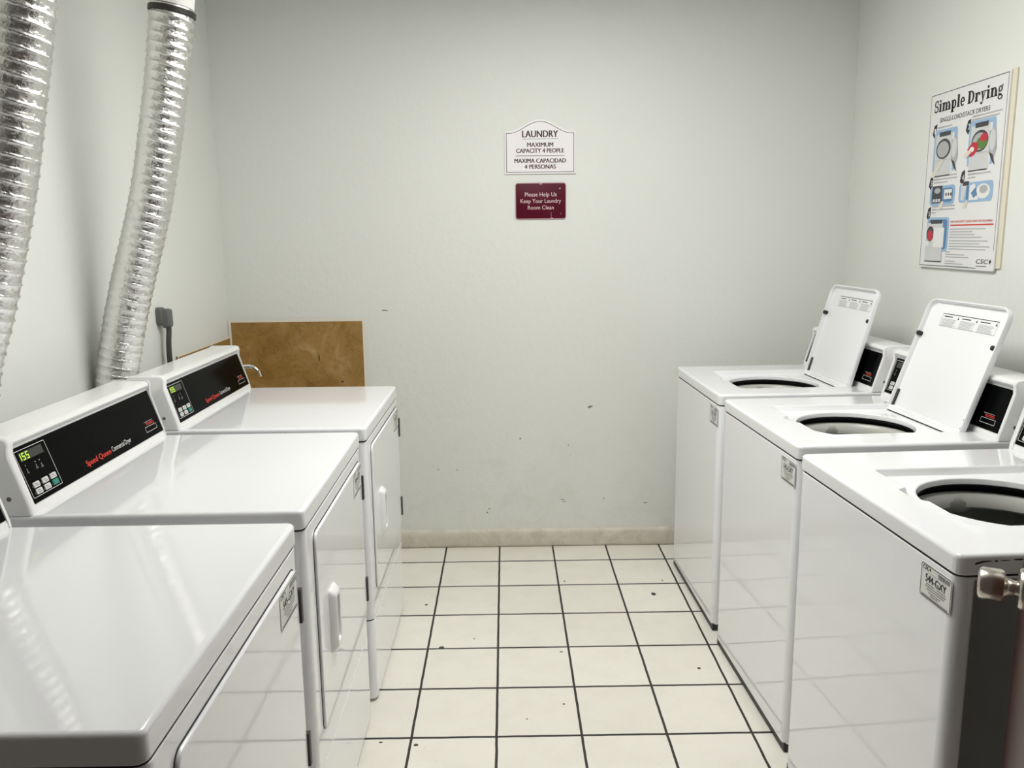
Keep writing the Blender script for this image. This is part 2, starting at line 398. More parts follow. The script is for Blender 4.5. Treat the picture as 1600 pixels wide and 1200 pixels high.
# ------------------------------------------------------------------ machine pieces
PW = 0.127      # height of the slanted black panel
def console(parent, W, Yp, H, kind):
    """control console along the back of the worktop; W machine width, Yp depth of the panel's foot, H worktop height"""
    z = lambda v: H+v
    prof = [(Yp-.005, 0), (Yp-.003, .010), (Yp+.000, .0155), (Yp+.039, .1365), (Yp+.038, .141), (Yp+.0325, .1465), (Yp+.030, .152), (Yp+.032, .158), (Yp+.038, .162),
            (Yp+.048, .1635), (Yp+.132, .1635), (Yp+.141, .158), (Yp+.143, .02), (Yp+.143, 0)]
    b = B()
    L = [[(x, p[0], z(p[1])) for p in prof] for x in (.020, W-.012)]
    add_loops(b, L)
    con = put('console', b, 'plastic', parent, sharp=30)
    # end caps: left one broad and rounded, right one a thin rib
    cap = [(Yp-.006, 0), (Yp-.004, .012), (Yp+.030, .128), (Yp+.029, .146), (Yp+.0275, .154), (Yp+.032, .163), (Yp+.044, .1665), (Yp+.134, .1665), (Yp+.143, .160), (Yp+.146, .02), (Yp+.146, 0)]
    cx = sum(p[0] for p in cap)/len(cap); cz = sum(p[1] for p in cap)/len(cap)
    def endcap(xs):
        b = B()
        L = [[(x, p[0]+(cx-p[0])*d*1.0, z(max(0.0, p[1]+(cz-p[1])*d if p[1] > 0.001 else 0))) for p in cap] for x, d in xs]
        add_loops(b, L); return put('end_cap', b, 'plastic', con, sharp=40)
    endcap([(.0015, .10), (.0035, .045), (.008, .012), (.014, 0.0), (.0215, 0.0)])
    endcap([(W-.0115, 0.0), (W-.0055, 0.0), (W-.0025, .02), (W-.0012, .05)])
    b = B(); lathe(b, [(.0055, 0), (.0055, .0025), (.004, .0035)], 14, Matrix.Translation((.0042, Yp+.038, z(.036))) @ Matrix.Rotation(-PI/2, 4, 'Y')); put('screw', b, 'screw', con)
    b = B(); lathe(b, [(.0055, 0), (.0055, .0025), (.004, .0035)], 14, Matrix.Translation((W-.003, Yp+.038, z(.036))) @ Matrix.Rotation(PI/2, 4, 'Y')); put('screw', b, 'screw', con)
    # slanted frame: u along the panel, v up the slope, -y outwards
    ang = math.atan2(.039, .121)
    PM = Matrix.Translation((.0235, Yp+.0005, z(.0165))) @ Matrix.Rotation(-ang, 4, 'X')
    Lp = W-.0235-.0135
    FM = PM @ FRONT
    b = B(); slab(b, 0, Lp, 0, PW-.002, 0.0, .0022, .001, .0006, 0, 2, 2, FM); cp = put('control_panel', b, 'black', con, smooth=False)
    y = -.0026
    b = B(); outline(b, rr(.005, .121, .011, .117, .003, 3), .0011, y, PM)
    # keypad icons
    ko, kz, kw, kh = .005, .011, .116, .106
    def k(a, c): return ko+a*kw, kz+c*kh
    for a, c in ((.164, .67), (.48, .66), (.62, .658)):
        u, v = k(a, c); poly(b, ellipse(u, v, .0012, .0012, 10), y, PM)
    flat('keypad_frame', b, 'white_print', con)
    for a, c, s in ((.164, .545, .010), (.47, .555, .012), (.635, .535, .013)):
        b = B(); u, v = k(a, c)
        bar(b, u-s*.4, u+s*.4, v-.004, v-.0026, y, PM); bar(b, u-s*.25, u+s*.3, v-.0012, v+.0002, y, PM); bar(b, u-.0012, u+.0012, v+.001, v+.006, y, PM)
        flat('keypad_legend', b, 'grey_print', con)
    # display with lit digits 155
    u0, v0 = k(.10, .765); u1, v1 = k(.45, .945); b = B(); bar(b, u0, u1, v0, v1, y, PM); d = flat('display', b, 'led_bg' if kind == 'dryer' else 'display_grey', con)
    b = B(); u2, v2 = k(.86, .945); bar(b, u1, u2, v0, v1, y, PM); flat('display_window', b, 'display_grey', con)
    b = B(); seg = .0016
    def digit(x, segs):
        w_, h_ = .0088, .0155; zb = v0+.0017; yy = y-.0004
        S = {'a': (x, x+w_, zb+h_-seg, zb+h_), 'd': (x, x+w_, zb, zb+seg), 'g': (x, x+w_, zb+h_/2-seg/2, zb+h_/2+seg/2),
             'f': (x, x+seg, zb+h_/2, zb+h_), 'b': (x+w_-seg, x+w_, zb+h_/2, zb+h_), 'e': (x, x+seg, zb, zb+h_/2), 'c': (x+w_-seg, x+w_, zb, zb+h_/2)}
        for s in segs: bar(b, *S[s], yy, PM)
    if kind == 'dryer':
        digit(u0-.0035, 'bc'); digit(u0+.0105, 'afgcd'); digit(u0+.0245, 'afgcd')
        flat('lit_digits', b, 'led', con)
    else: b.free()
    # six keys
    for i, (a, c) in enumerate(((.233, .237), (.525, .237), (.806, .24), (.234, .095), (.519, .095), (.805, .10))):
        u, v = k(a, c); g = i == 5
        b = B(); slab(b, u-.0118, u+.0118, v-.0062, v+.0062, .002, .0042, .0025, .001, 0, 3, 2, FM)
        bt = put('button', b, 'green' if g else 'button', con); bt['label'] = 'green start button' if g else 'small white button'
        b = B(); bar(b, u-.0075, u+.0035, v+.0012, v+.0027, -.0044, PM); bar(b, u-.0055, u+.0070, v-.0026, v-.0010, -.0044, PM)
        flat('button_legend', b, 'deep_blue' if g else 'grey_print', con)
        b = B(); poly(b, ellipse(u-.0150, v-.002, .0010, .0014, 8), y, PM); flat('button_number', b, 'grey_print', con)
    # maker's lettering and card slot
    b = B(); text(b, 'Speed Queen', Lp*.352, .0105, Lp*.185, .0185, .04, y, 0, 'L', PM); flat('maker_name', b, 'red_print', con)
    b = B(); text(b, 'Commercial Dryer' if kind == 'dryer' else 'Commercial Washer', Lp*.548, .012, Lp*.160, .0175, 0, y, 0, 'L', PM); flat('machine_type', b, 'white_print', con)
    s0, s1 = Lp*.855, Lp*.958
    b = B(); outline(b, [(s0, .016), (s1, .016), (s1, .031), (s0, .031)], .0010, y, PM); flat('card_slot', b, 'white_print', con)
    b = B(); bar(b, s0+.014, s1-.008, .0350, .0368, y, PM); bar(b, s0+.012, s1-.010, .0392, .0410, y, PM); flat('card_notice', b, 'red_print', con)
    b = B(); bar(b, s0+.004, s1-.012, .0435, .0455, y, PM); flat('card_legend', b, 'grey_print', con)
    return con
def id_sticker(parent, x0, x1, z0, z1, y, number):
    b = B(); fslab(b, x0, x1, z0, z1, y, y-.0006, .005, .0002, 2); st = put('number_sticker', b, 'paper', parent, smooth=False)
    st['label'] = 'white sticker reading '+number
    yy = y-.0009; w_ = x1-x0; h_ = z1-z0; fx = lambda a: x0+a*w_; fz = lambda a: z0+a*h_
    b = B(); outline(b, rr(x0+.0015, x1-.0015, z0+.0015, z1-.0015, .005, 3), .0014, yy)
    text(b, 'CSC', fx(.07), fz(.82), w_*.20, h_*.12, .05, yy, .2); poly(b, [(fx(.30), fz(.82)), (fx(.33), fz(.88)), (fx(.31), fz(.94)), (fx(.28), fz(.88))], yy)
    text(b, number, fx(.17), fz(.50), w_*.66, h_*.22, .045, yy)
    flat('sticker_number', b, 'black_print', st)
    b = B(); xx = fx(.56)
    while xx < fx(.93):
        ww = random.choice((.0008, .0014, .0020)); bar(b, xx, min(xx+ww, fx(.94)), fz(.80), fz(.92), yy); xx += ww+random.choice((.0006, .001))
    bar(b, fx(.18), fx(.82), fz(.765), fz(.775), yy)
    for k, (a, c, zz) in enumerate(((.20, .48, .43), (.55, .82, .43), (.18, .84, .36), (.22, .80, .29), (.30, .68, .21), (.36, .62, .15))):
        bar(b, fx(a), fx(c), fz(zz), fz(zz+.028), yy)
    bar(b, fx(.08), fx(.92), fz(.055), fz(.10), yy)
    flat('sticker_small_print', b, 'grey_print', st)
    return st

def dryer(label, origin, rz, H, number, group):
    W, Dp = .7151, .700
    t = thing('dryer', label, 'dryer', (*origin, 0), rz, group)
    zs = H-.0465                                  # underside of the worktop
    b = B(); slab(b, 0, W, 0, Dp, zs+.0045, H, .016, .009, .003, 5, 5); put('worktop', b, 'enamel', t, weighted=True)
    b = B()
    slab(b, .003, W-.003, .001, Dp, .2835, zs-.001, .020, .0018, .0018)
    put('cabinet', b, 'enamel', t, weighted=True)
    b = B(); slab(b, .006, W-.006, .0035, Dp-.01, .10, zs+.006, .015, 0, 0); put('cabinet_core', b, 'shadow_gap', t, smooth=False)  # dark core, painted shade showing through the seams
    b = B(); slab(b, .003, W-.003, .001, Dp, .012, .2788, .020, .0018, .002); put('lower_panel', b, 'enamel', t, weighted=True)
    for fx_ in (.05, W-.05):
        for fy in (.06, Dp-.06):
            b = B(); lathe(b, [(.018, 0), (.018, .008), (.008, .010), (.008, .014)], 16, Matrix.Translation((fx_, fy, 0))); put('foot', b, 'rubber', t)
    # door: dark slab painting the shaded gap around it, then the panel with soft rounded edges
    x0, x1, z0, z1 = .074, W-.034, .358, .837
    b = B(); fslab(b, x0-.0030, x1+.0018, z0-.0018, z1+.0034, .006, .0002, .026, .0); put('door_gap_shade', b, 'shadow_gap', t, smooth=False)
    b = B(); fslab(b, x0, x1, z0, z1, .006, -.0055, .024, .0035, 4); d = put('door', b, 'enamel', t, weighted=True)
    # pocket handle on the opening side
    hx0, hx1, hz0, hz1 = .165, .232, .500, .662
    b = B()
    def hr(d_, dt, y_): return [(p[0], y_, p[1]) for p in rr(hx0+d_, hx1-d_, hz0+dt, hz1-dt, .010, 4)]
    add_loops(b, [hr(0, 0, -.0050), hr(.004, .004, -.012), hr(.010, .012, -.0215), hr(.014, .018, -.0230), hr(.018, .024, -.0215), hr(.020, .028, -.0090), hr(.026, .036, -.0070)], False, True)
    put('handle', b, 'plastic', d, sharp=50)
    for za, zb in ((.715, .787), (.396, .470)):
        b = B(); box(b, W-.0325, W-.019, -.010, .004, za, zb, .001); put('hinge', b, 'hinge', d, smooth=False)
    id_sticker(d, .548, .6735, .762, .8325, -.0056, number)
    console(t, W, .570, H, 'dryer')
    return t

def washer(label, origin, rz, H, W, number, group, lean):
    Dp = .700
    t = thing('washer', label, 'washing machine', (*origin, 0), rz, group)
    zs = H-.0435
    b = B(); slab(b, .002, W-.002, .001, Dp, .026, zs, .022, .0025, .003, 5, 4, None, False); put('cabinet', b, 'enamel', t, weighted=True)
    b = B(); box(b, W-.0035, W-.0005, .034, Dp-.012, .035, zs-.004, .001); sp = put('side_panel', b, 'side_grey', t, smooth=False); sp['label'] = 'grey side panel'  # darker grey panel over the near side of the cabinet
    b = B(); add_loops(b, [[(p_[0], p_[1], z_) for p_ in rr(.006, W-.006, .0055, Dp-.01, .015)] for z_ in (zs-.012, zs+.0065)], False, False); put('cabinet_seam', b, 'shadow_gap', t, smooth=False)  # dark band painting the shade in the worktop seam
    b = B(); box(b, .006, W-.006, .005, Dp-.02, .003, .03); put('kick_shadow', b, 'rubber', t, smooth=False)  # black block added to paint the shadow under the cabinet
    for fx_ in (.05, W-.05):
        for fy in (.07, Dp-.06):
            b = B(); lathe(b, [(.020, 0), (.020, .010), (.009, .012), (.009, .018)], 16, Matrix.Translation((fx_, fy, 0))); put('foot', b, 'rubber', t)
    # worktop with lid recess and round opening
    cx, cy, R = W/2+.008, .308, .170
    rx0, rx1, ry0, ry1 = W/2-.192, W/2+.212, .113, .520
    angs = sorted(set([2*PI*k/160 for k in range(160)]+[math.atan2(ry0-cy, W/2+.005+d_-cx) % (2*PI) for d_ in (-.052, -.050, -.045, -.040, -.036, .036, .040, .045, .050, .052)]+[math.atan2(sy-cy, sx-cx) % (2*PI)+d for sx in (rx0+.01, rx1-.01, 0, W) for sy in (ry0+.01, ry1-.01, 0, Dp) for d in (-.05, -.03, -.015, 0, .015, .03, .05)]))
    angs = sorted(a % (2*PI) for a in angs)
    def ray_rr(a, x0, x1, y0, y1, r):
        dx, dy = math.cos(a), math.sin(a); lo, hi = 0.0, 2.0
        mx, my, hx, hy = (x0+x1)/2, (y0+y1)/2, (x1-x0)/2, (y1-y0)/2
        for _ in range(44):
            m_ = (lo+hi)/2; qx = abs(cx+dx*m_-mx)-hx+r; qy = abs(cy+dy*m_-my)-hy+r
            sd = math.hypot(max(qx, 0), max(qy, 0))+min(max(qx, qy), 0)-r
            if sd > 0: hi = m_
            else: lo = m_
        return cx+dx*lo, cy+dy*lo
    out = (0, W, 0, Dp); rec = (rx0, rx1, ry0, ry1)
    def ring(d, z_, rv, rect):
        x0, x1, y0, y1 = rect
        pts = [ray_rr(a, x0+d, x1-d, y0+d, y1-d, max(rv-d, .0005)) for a in angs]
        if rect is rec:          # finger notch in the middle of the recess's front edge
            pts = [(px, py-.022*max(0.0, min(1.0, (.050-abs(px-W/2-.005))/.014))*(py < ry0+.03)) for px, py in pts]
        return [(*q_, z_) for q_ in pts]
    L = []
    L.append(ring(.010, zs+.0045, .018, out)); L.append(ring(.003, zs+.0045, .018, out)); L.append(ring(.001, zs+.0055, .018, out)); L.append(ring(0, zs+.0075, .018, out))
    for k in range(6):
        a = PI/2*k/5; L.append(ring(.009*(1-math.cos(a)), H-.009+.009*math.sin(a), .018, out))
    L.append(ring(0, H, .020, rec)); L.append(ring(.002, H-.0008, .020, rec)); L.append(ring(.0045, H-.004, .018, rec)); L.append(ring(.009, H-.016, .016, rec)); L.append(ring(.014, H-.0185, .014, rec))
    circ = lambda r, z_: [(cx+r*math.cos(a), cy+r*math.sin(a), z_) for a in angs]
    L += [circ(R+.006, H-.0195), circ(R+.002, H-.0205), circ(R, H-.023), circ(R-.001, H-.034), circ(R+.002, H-.036)]
    b = B(); add_loops(b, L, False, False); put('worktop', b, 'enamel', t, sharp=45, weighted='area')
    TM = Matrix.Translation((cx, cy, H))
    b = B(); lathe(b, [(R-.002, -.037), (R+.022, -.037), (R+.026, -.060), (R+.010, -.075)], 64, TM, False, False); put('tub_cover', b, 'tub_black', t)
    b = B(); lathe(b, [(R+.016, -.060), (R+.010, -.056), (R-.002, -.058), (R-.011, -.070), (R-.012, -.088), (R-.004, -.094)], 64, TM, False, False); rg = put('balance_ring', b, 'ring', t)
    b = B(); lathe(b, [(R+.004, -.090), (R+.006, -.20), (R+.004, -.40), (R-.03, -.45), (.03, -.46), (.002, -.46)], 64, TM, False, True); put('wash_basket', b, 'tub', t)
    b = B(); lathe(b, [(.085, -.455), (.075, -.42), (.045, -.38), (.036, -.30), (.036, -.20), (.028, -.185), (.004, -.18)], 32, TM); put('agitator', b, 'tub', t)
    # softener clip on the ring, far side
    b = B(); ca = math.radians(178); c0 = Vector((cx+math.cos(ca)*(R-.008), cy+math.sin(ca)*(R-.008)-.004, H-.084))
    lathe(b, [(.040, 0), (.038, .003), (.030, .006), (.018, .008), (.002, .0085)], 28, Matrix.Translation(c0+Vector((-.003, 0, 0))) @ Matrix.Diagonal((1, 1, .52, 1)).to_4x4() @ Matrix.Rotation(PI/2, 4, 'Y') @ Matrix.Diagonal((1, 1.15, 1, 1))); put('bleach_cup', b, 'clip', rg, sharp=60)
    # open lid: built lying in its own plane (u across, v up the lid, n towards the user), hinged in the recess
    lx0, lx1, LL, hY, hz = W/2-.190, W/2+.2225, .388, .505, H-.0150
    LM = Matrix.Translation((0, hY, hz)) @ Matrix.Rotation(-lean, 4, 'X') @ FRONT       # local: x across, y up the lid, z to the viewer
    def lr(d, zz, r): 
        pts = []
        n = 6
        x0, x1, y0, y1 = lx0+d, lx1-d, d*.4, LL-d; r = max(r-d, .002)
        for cx_, cy_, a0, rr_ in ((x1-r, y1-r, 0, r), (x0+r, y1-r, 90, r), (x0+.006, y0+.006, 180, .006), (x1-.006, y0+.006, 270, .006)):
            for k in range(n+1):
                a = math.radians(a0+90*k/n); pts.append(LM @ Vector((cx_+rr_*math.cos(a), cy_+rr_*math.sin(a), zz)))
        return pts
    b = B(); RL = .040
    add_loops(b, [lr(.004, -.0185, RL), lr(.001, -.0170, RL), lr(0, -.014, RL), lr(0, -.002, RL), lr(.0015, 0, RL), lr(.0045, 0, RL), lr(.006, -.002, RL), lr(.009, -.0125, RL), lr(.013, -.0140, RL)], True, True)
    lid = put('lid', b, 'enamel', t, sharp=45, weighted=True); lid['label'] = 'white lid standing open'
    LP = LM @ FRONT.inverted()                            # frame with X across, Z up the lid, -Y to the viewer
    # rubber bumpers, hinge screws, side hinge plates
    for xx, vv in ((lx1-.014, .268), (lx0+.010, .268)):
        b = B(); lathe(b, [(.0075, -.0142), (.0075, .001), (.005, .003)], 18, LM @ Matrix.Translation((xx, vv, 0))); put('bumper', b, 'rubber', lid)
    for vv in (.026, .052):
        b = B(); lathe(b, [(.0035, 0), (.0035, .002), (.002, .003)], 12, LM @ Matrix.Translation((lx1-.006, vv, -.0035)) ); put('hinge_screw', b, 'rubber', lid)
    b = B(); box(b, lx0+.009, lx0+.020, .004, .075, -.0142, -.008, .002, LM); put('hinge_plate', b, 'hinge', lid)
    b = B(); box(b, lx0+.012, lx1-.012, -.0062, .0008, -.013, -.0008, .001, LM); put('lid_gap_shade', b, 'shadow_gap', lid)  # dark strip painting the shaded slot below the lid
    # printed instructions on the lid
    yy = .0137; a0, a1, c0_, c1_ = lx0+.085, lx1-.048, .304, .346
    b = B(); outline(b, [(a0, c0_), (a1, c0_), (a1, c1_), (a0, c1_)], .0008, yy, LP); bar(b, a0, a1, c1_-.0022, c1_, yy, LP)
    w3 = (a1-a0)/3
    for k in range(3):
        s = a0+k*w3+.004; bar(b, s+.006, s+w3*.55, c1_-.0105, c1_-.0075, yy, LP); poly(b, [(s+w3-.016, c1_-.014), (s+w3-.007, c1_-.014), (s+w3-.0115, c1_-.0055)], yy, LP)
    flat('lid_notice_heading', b, 'black_print', lid)
    b = B()
    for k in range(3):
        s = a0+k*w3+.004
        for r_ in range(7):
            zz = c1_-.0165-r_*.0036
            bar(b, s+.003, s+(w3-.010)*random.uniform(.72, .98), zz-.0017, zz, yy, LP)
    flat('lid_notice_text', b, 'p_grey', lid)
    id_sticker(t, W-.113, W-.006 if False else W-.012, zs-.078, zs-.010, .0010, number)
    console(t, W, .560, H, 'washer')
    return t

# ------------------------------------------------------------------ machines in their rows
GD, GW = 'dryers in the row along the left wall', 'washers in the row along the right wall'
def place_dryer(fx, fy, r, H, label, num):
    w_ = .7151; o = (fx+w_*math.sin(r), fy-w_*math.cos(r))
    return dryer(label, o, PI/2+r, H, num, GD)
d3 = place_dryer(-0.4270, 3.1484, -.0027, .9113, 'farthest white dryer on the left, beside the brown wall tiles', '547-GXY')
d2 = place_dryer(-0.4360, 2.3673, .0092, .9154, 'middle white dryer on the left, its whole black console in view', '546-GXY')
d1 = place_dryer(-0.4270, 1.5793, .0026, .9182, 'nearest white dryer in the left foreground, door sticker reading 545-GXY', '545-GXY')
def place_washer(fx, fy, r, H, W, label, num, lean):
    return washer(label, (fx, fy), -PI/2+r, H, W, num, GW, lean)
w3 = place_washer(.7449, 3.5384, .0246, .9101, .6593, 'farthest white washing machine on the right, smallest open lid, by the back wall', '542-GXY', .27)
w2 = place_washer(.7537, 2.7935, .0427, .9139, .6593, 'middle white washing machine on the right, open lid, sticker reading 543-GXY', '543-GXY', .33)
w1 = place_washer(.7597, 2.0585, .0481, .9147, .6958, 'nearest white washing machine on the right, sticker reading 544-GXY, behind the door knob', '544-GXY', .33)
# worn spots on single machines
b = B()
for x, z_, a, c in ((.225, .894, .005, .0035), (.243, .895, .003, .003), (.233, .8935, .002, .0015)): poly(b, [(p[0], p[1]) for p in ellipse(x, z_, a, c, 12)], 0, Matrix.Rotation(PI/2, 4, 'Z') @ Matrix.Translation((0, .0006, 0)))
o = flat('paint_chip', b, 'chip', d3)
b = B()
poly(b, [(.030, .896), (.046, .9005), (.060, .902), (.060, .9035), (.044, .9035), (.031, .9005)], 0); poly(b, ellipse(.069, .9025, .0035, .0016, 10), 0); poly(b, ellipse(.085, .903, .010, .001, 10), 0); poly(b, ellipse(.112, .904, .012, .0015, 12), 0); poly(b, ellipse(.140, .904, .012, .001, 12), 0)
o = flat('rust_scrape', b, 'rust', w1); o.matrix_local = Matrix.Translation((.6958+.0004, 0, 0)) @ Matrix.Rotation(PI/2, 4, 'Z')

# ------------------------------------------------------------------ foil ducts
def duct(label, pts, R, pitch, group, seed):
    t = thing('foil_duct', label, 'exhaust duct', tuple(pts[0]), 0, group)
    base = Vector(pts[0]); P = spline([Vector(p)-base for p in pts], 60)
    # resample evenly
    S = [0.0]
    for a, c in zip(P, P[1:]): S.append(S[-1]+(c-a).length)
    total = S[-1]; step = pitch/12; n = int(total/step); L = []; up = None; N = 84; j = 0
    for i in range(n+1):
        s = total*i/n
        while j < len(S)-2 and S[j+1] < s: j += 1
        f = (s-S[j])/max(1e-9, S[j+1]-S[j]); p = P[j].lerp(P[j+1], f); d = (P[j+1]-P[j]).normalized()
        if up is None: up = Vector((1, 0, 0))
        up = (up-d*up.dot(d)).normalized(); sd = d.cross(up); ring = []
        for k in range(N):
            a = 2*PI*k/N; ph = (s/pitch+k/N) % 1.0
            # one turn of the wire: a thin crest, foil sagging between
            prof = math.exp(-((min(ph, 1-ph))/.085)**2)*.0017 - math.sin(PI*ph)*.0018
            cr = .0010*noise.noise((a*7+seed, s*150, seed))+.0010*noise.noise((math.cos(a)*11+seed, math.sin(a)*11, s*170))+.0012*noise.noise((math.cos(a)*2, math.sin(a)*2+seed, s*7))
            r = R+prof+cr*(.35+.65*math.sin(PI*ph))
            ring.append(p+(up*math.cos(a)+sd*math.sin(a))*r)
        L.append(ring)
    b = B(); add_loops(b, L, True, True); put('foil_sleeve', b, 'foil', t, sharp=70)
    return t, P
GDU = 'foil exhaust ducts rising from the dryers'
RD = [(-1.2105, 2.52, .012), (-1.2105, 2.52, .80), (-1.2105, 2.52, .98), (-1.201, 2.52, 1.09), (-1.143, 2.52, 1.31), (-1.053, 2.52, 1.60), (-.988, 2.52, 1.885), (-.944, 2.52, 2.135)]
tR, PR = duct('silver foil duct left of the grey wall plug, whole length in view', RD, .0618, .0265, GDU, 1.3)
b = B(); e = Vector(RD[-1])-Vector(RD[0]); dr = (Vector(RD[-1])-Vector(RD[-2])).normalized()
q = Matrix.Translation(e) @ dr.to_track_quat('Z', 'Y').to_matrix().to_4x4()
lathe(b, [(.0635, -.020), (.0655, -.018), (.0655, -.006), (.0635, -.004)], 48, q, False, False); put('clamp_band', b, 'clamp', tR)
vp = thing('vent_pipe', 'white vent pipe stub where the clamped foil duct meets the ceiling', 'vent pipe', RD[-1])
b = B(); tube(b, [dr*.003, dr*.06, dr*.10+Vector((0, 0, .05)), (.035, 0, CEIL-RD[-1][2])], .058, 32); put('pipe', b, 'pipe', vp)
LD = [(-1.2105, 1.80, .012), (-1.2105, 1.80, .80), (-1.2095, 1.80, 1.04), (-1.184, 1.80, 1.20), (-1.128, 1.80, 1.36), (-1.062, 1.80, 1.585), (-1.018, 1.80, 1.775), (-.977, 1.80, 1.97), (-.945, 1.80, 2.20), (-.935, 1.80, CEIL)]
duct('silver foil duct at the left edge, only its right side in view', LD, .0618, .0265, GDU, 5.1)

# ------------------------------------------------------------------ signs on the back wall
def wall_thing(name, label, cat, x, z, y=YB): return thing(name, label, cat, (x, y, z))
s = wall_thing('laundry_sign', 'white arched sign with maroon capacity lettering on the back wall', 'sign', .1635, 1.75)
Wd, Hs, Hc = .3165, .1845, .2345
def arch(d):
    hw = Wd/2-d; pts = [(-hw, d), (hw, d), (hw, Hs-d*1.0)]
    for k in range(1, 40):
        u = 1-2*k/40; x = hw*u; f = 0.5+0.5*math.cos(PI*min(1, abs(u)/.92)); f = f if abs(u) < .92 else 0
        pts.append((x, Hs-d+(Hc-Hs)*f))
    pts.append((-hw, Hs-d)); return pts
b = B(); add_loops(b, [[(p[0], -.0002, p[1]) for p in arch(0)], [(p[0], -.0055, p[1]) for p in arch(0)], [(p[0], -.0065, p[1]) for p in arch(.001)]]); put('sign_board', b, 'sign_white', s, sharp=30)
b = B(); outline(b, arch(.0075), .0022, -.0069); flat('border_line', b, 'maroon_print', s)
b = B(); yy = -.0069
text(b, 'LAUNDRY', 0, .1580, .158, .0290, .045, yy, 0, 'C'); bar(b, -.079, .079, .1505, .1518, yy)
text(b, 'MAXIMUM', 0, .1170, .115, .0185, .045, yy, 0, 'C'); text(b, 'CAPACITY 4 PEOPLE', 0, .0915, .212, .0185, .045, yy, 0, 'C')
bar(b, -.109, .109, .0775, .0797, yy)
text(b, 'MAXIMA CAPACIDAD', 0, .0485, .228, .0185, .045, yy, 0, 'C'); text(b, '4 PERSONAS', 0, .0225, .139, .0185, .045, yy, 0, 'C')
flat('lettering', b, 'maroon_print', s)
s = wall_thing('maroon_plaque', 'small maroon plaque asking to keep the laundry room clean', 'sign', .1650, 1.5525)
b = B(); fslab(b, -.114, .114, 0, .1595, -.0002, -.0055, .012, .001); put('sign_board', b, 'sign_maroon', s, sharp=30)
b = B(); outline(b, rr(-.1135, .1135, .0005, .159, .0118, 5), .0022, -.0058)
poly(b, ellipse(.086, .134, .003, .003, 10), -.0058); bar(b, .0455, .0468, .004, .030, -.0058); bar(b, .0455, .055, .0035, .007, -.0058); bar(b, .090, .0912, .020, .028, -.0058); poly(b, ellipse(0, .154, .008, .002, 10), -.0058)
flat('worn_edge', b, 'sign_edge', s)
b = B(); yy = -.0059
text(b, 'Please Help Us', 0, .0940, .142, .0235, 0, yy, 0, 'C'); text(b, 'Keep Your Laundry', 0, .0655, .182, .0235, 0, yy, 0, 'C'); text(b, 'Room Clean', 0, .0425, .116, .0175, 0, yy, 0, 'C')
flat('lettering', b, 'sign_text', s)

# ------------------------------------------------------------------ brown backsplash tiles, tap
s = thing('backsplash_tile', 'large brown marble tile on the back wall above the far dryer', 'wall tile', (-.9615, YB, .7545))
b = B(); fslab(b, -.302, .3035, 0, .3495, -.0002, -.010, .002, .001); put('tile_face', b, 'marble', s, smooth=False)
b = B(); outline(b, [(-.312, -.012), (.3150, -.012), (.3150, .3610), (-.312, .3610)], .0125, -.0105); flat('caulk_line', b, 'caulk', s)
s = thing('backsplash_tile', 'low brown marble tile strip on the left wall behind the dryer console', 'wall tile', (XL, 3.46, .70), PI/2)
b = B(); fslab(b, -.303, .302, 0, .333, -.0002, -.010, .002, .001); put('tile_face', b, 'marble', s, smooth=False)
b = B(); outline(b, [(-.312, -.008), (.310, -.008), (.310, .343), (-.312, .343)], .010, -.0105); flat('caulk_line', b, 'caulk', s)
s = thing('tap', 'curved chrome tap spout in front of the brown back wall tile', 'tap', (XL+.010, 3.50, .915), 0)
b = B(); tube(b, spline([(0.0, 0, 0), (.05, 0, .006), (.10, 0, .018), (.150, 0, .0255), (.178, 0, .022), (.197, 0, .005), (.204, 0, -.012), (.206, 0, -.019)], 8), .0085, 18); put('spout', b, 'chrome', s)
b = B(); lathe(b, [(.026, 0), (.026, .004), (.018, .010), (.014, .012)], 28, Matrix.Rotation(PI/2, 4, 'Y')); put('wall_flange', b, 'chrome', s)

# ------------------------------------------------------------------ plug and cord on the left wall
s = thing('dryer_plug', 'grey plug and cord on the left wall beside the foil duct', 'plug', (XL, 3.03, 1.165), PI/2)
b = B(); fslab(b, -.027, .012, .006, .072, -.0002, -.024, .014, .008, 4)
fslab(b, -.020, .022, -.004, .066, -.020, -.046, .013, .009, 4); put('plug_body', b, 'plug', s)
b = B()
tube(b, spline([(-.004, -.032, .004), (-.006, -.033, -.02), (-.014, -.032, -.06), (-.014, -.030, -.12), (-.004, -.030, -.20), (.003, -.030, -.30), (.01, -.035, -.42)], 8), .0068, 12)
tube(b, spline([(.010, -.032, .004), (.008, -.033, -.02), (.000, -.032, -.06), (.002, -.030, -.12), (.014, -.030, -.20), (.022, -.030, -.30), (.03, -.035, -.42)], 8), .0068, 12)
put('cord', b, 'cord', s)

# ------------------------------------------------------------------ poster on the right wall (front view: X runs toward the camera)
s = thing('poster_backing_board', 'cream board behind the drying poster, its edge showing on the right', 'board', (XR, 3.080, 1.355), -PI/2)
b = B(); fslab(b, .012, .493, .004, .607, -.0002, -.006, .003, .001); o = put('board', b, 'board', s, smooth=False)
p = thing('drying_poster', 'white laminated poster of drying instructions on the right wall', 'poster', (XR-.0062, 3.080, 1.355), -PI/2)
PWd, PH = .470, .606
b = B(); fslab(b, -.006, PWd, -.006, PH+.001, -.0002, -.005, .006, .001); sheet = put('sheet', b, 'poster', p, smooth=False)
yy = -.0054; X = lambda a: a*.462; Z = lambda a: a*.60
b = B()
bar(b, 0, X(1), Z(1)-.0022, Z(1), yy); bar(b, 0, .0018, 0, Z(1), yy); bar(b, X(1)-.0018, X(1), Z(.10), Z(1), yy); bar(b, 0, X(.80), 0, .0022, yy)
flat('border_line', b, 'black_print', p)
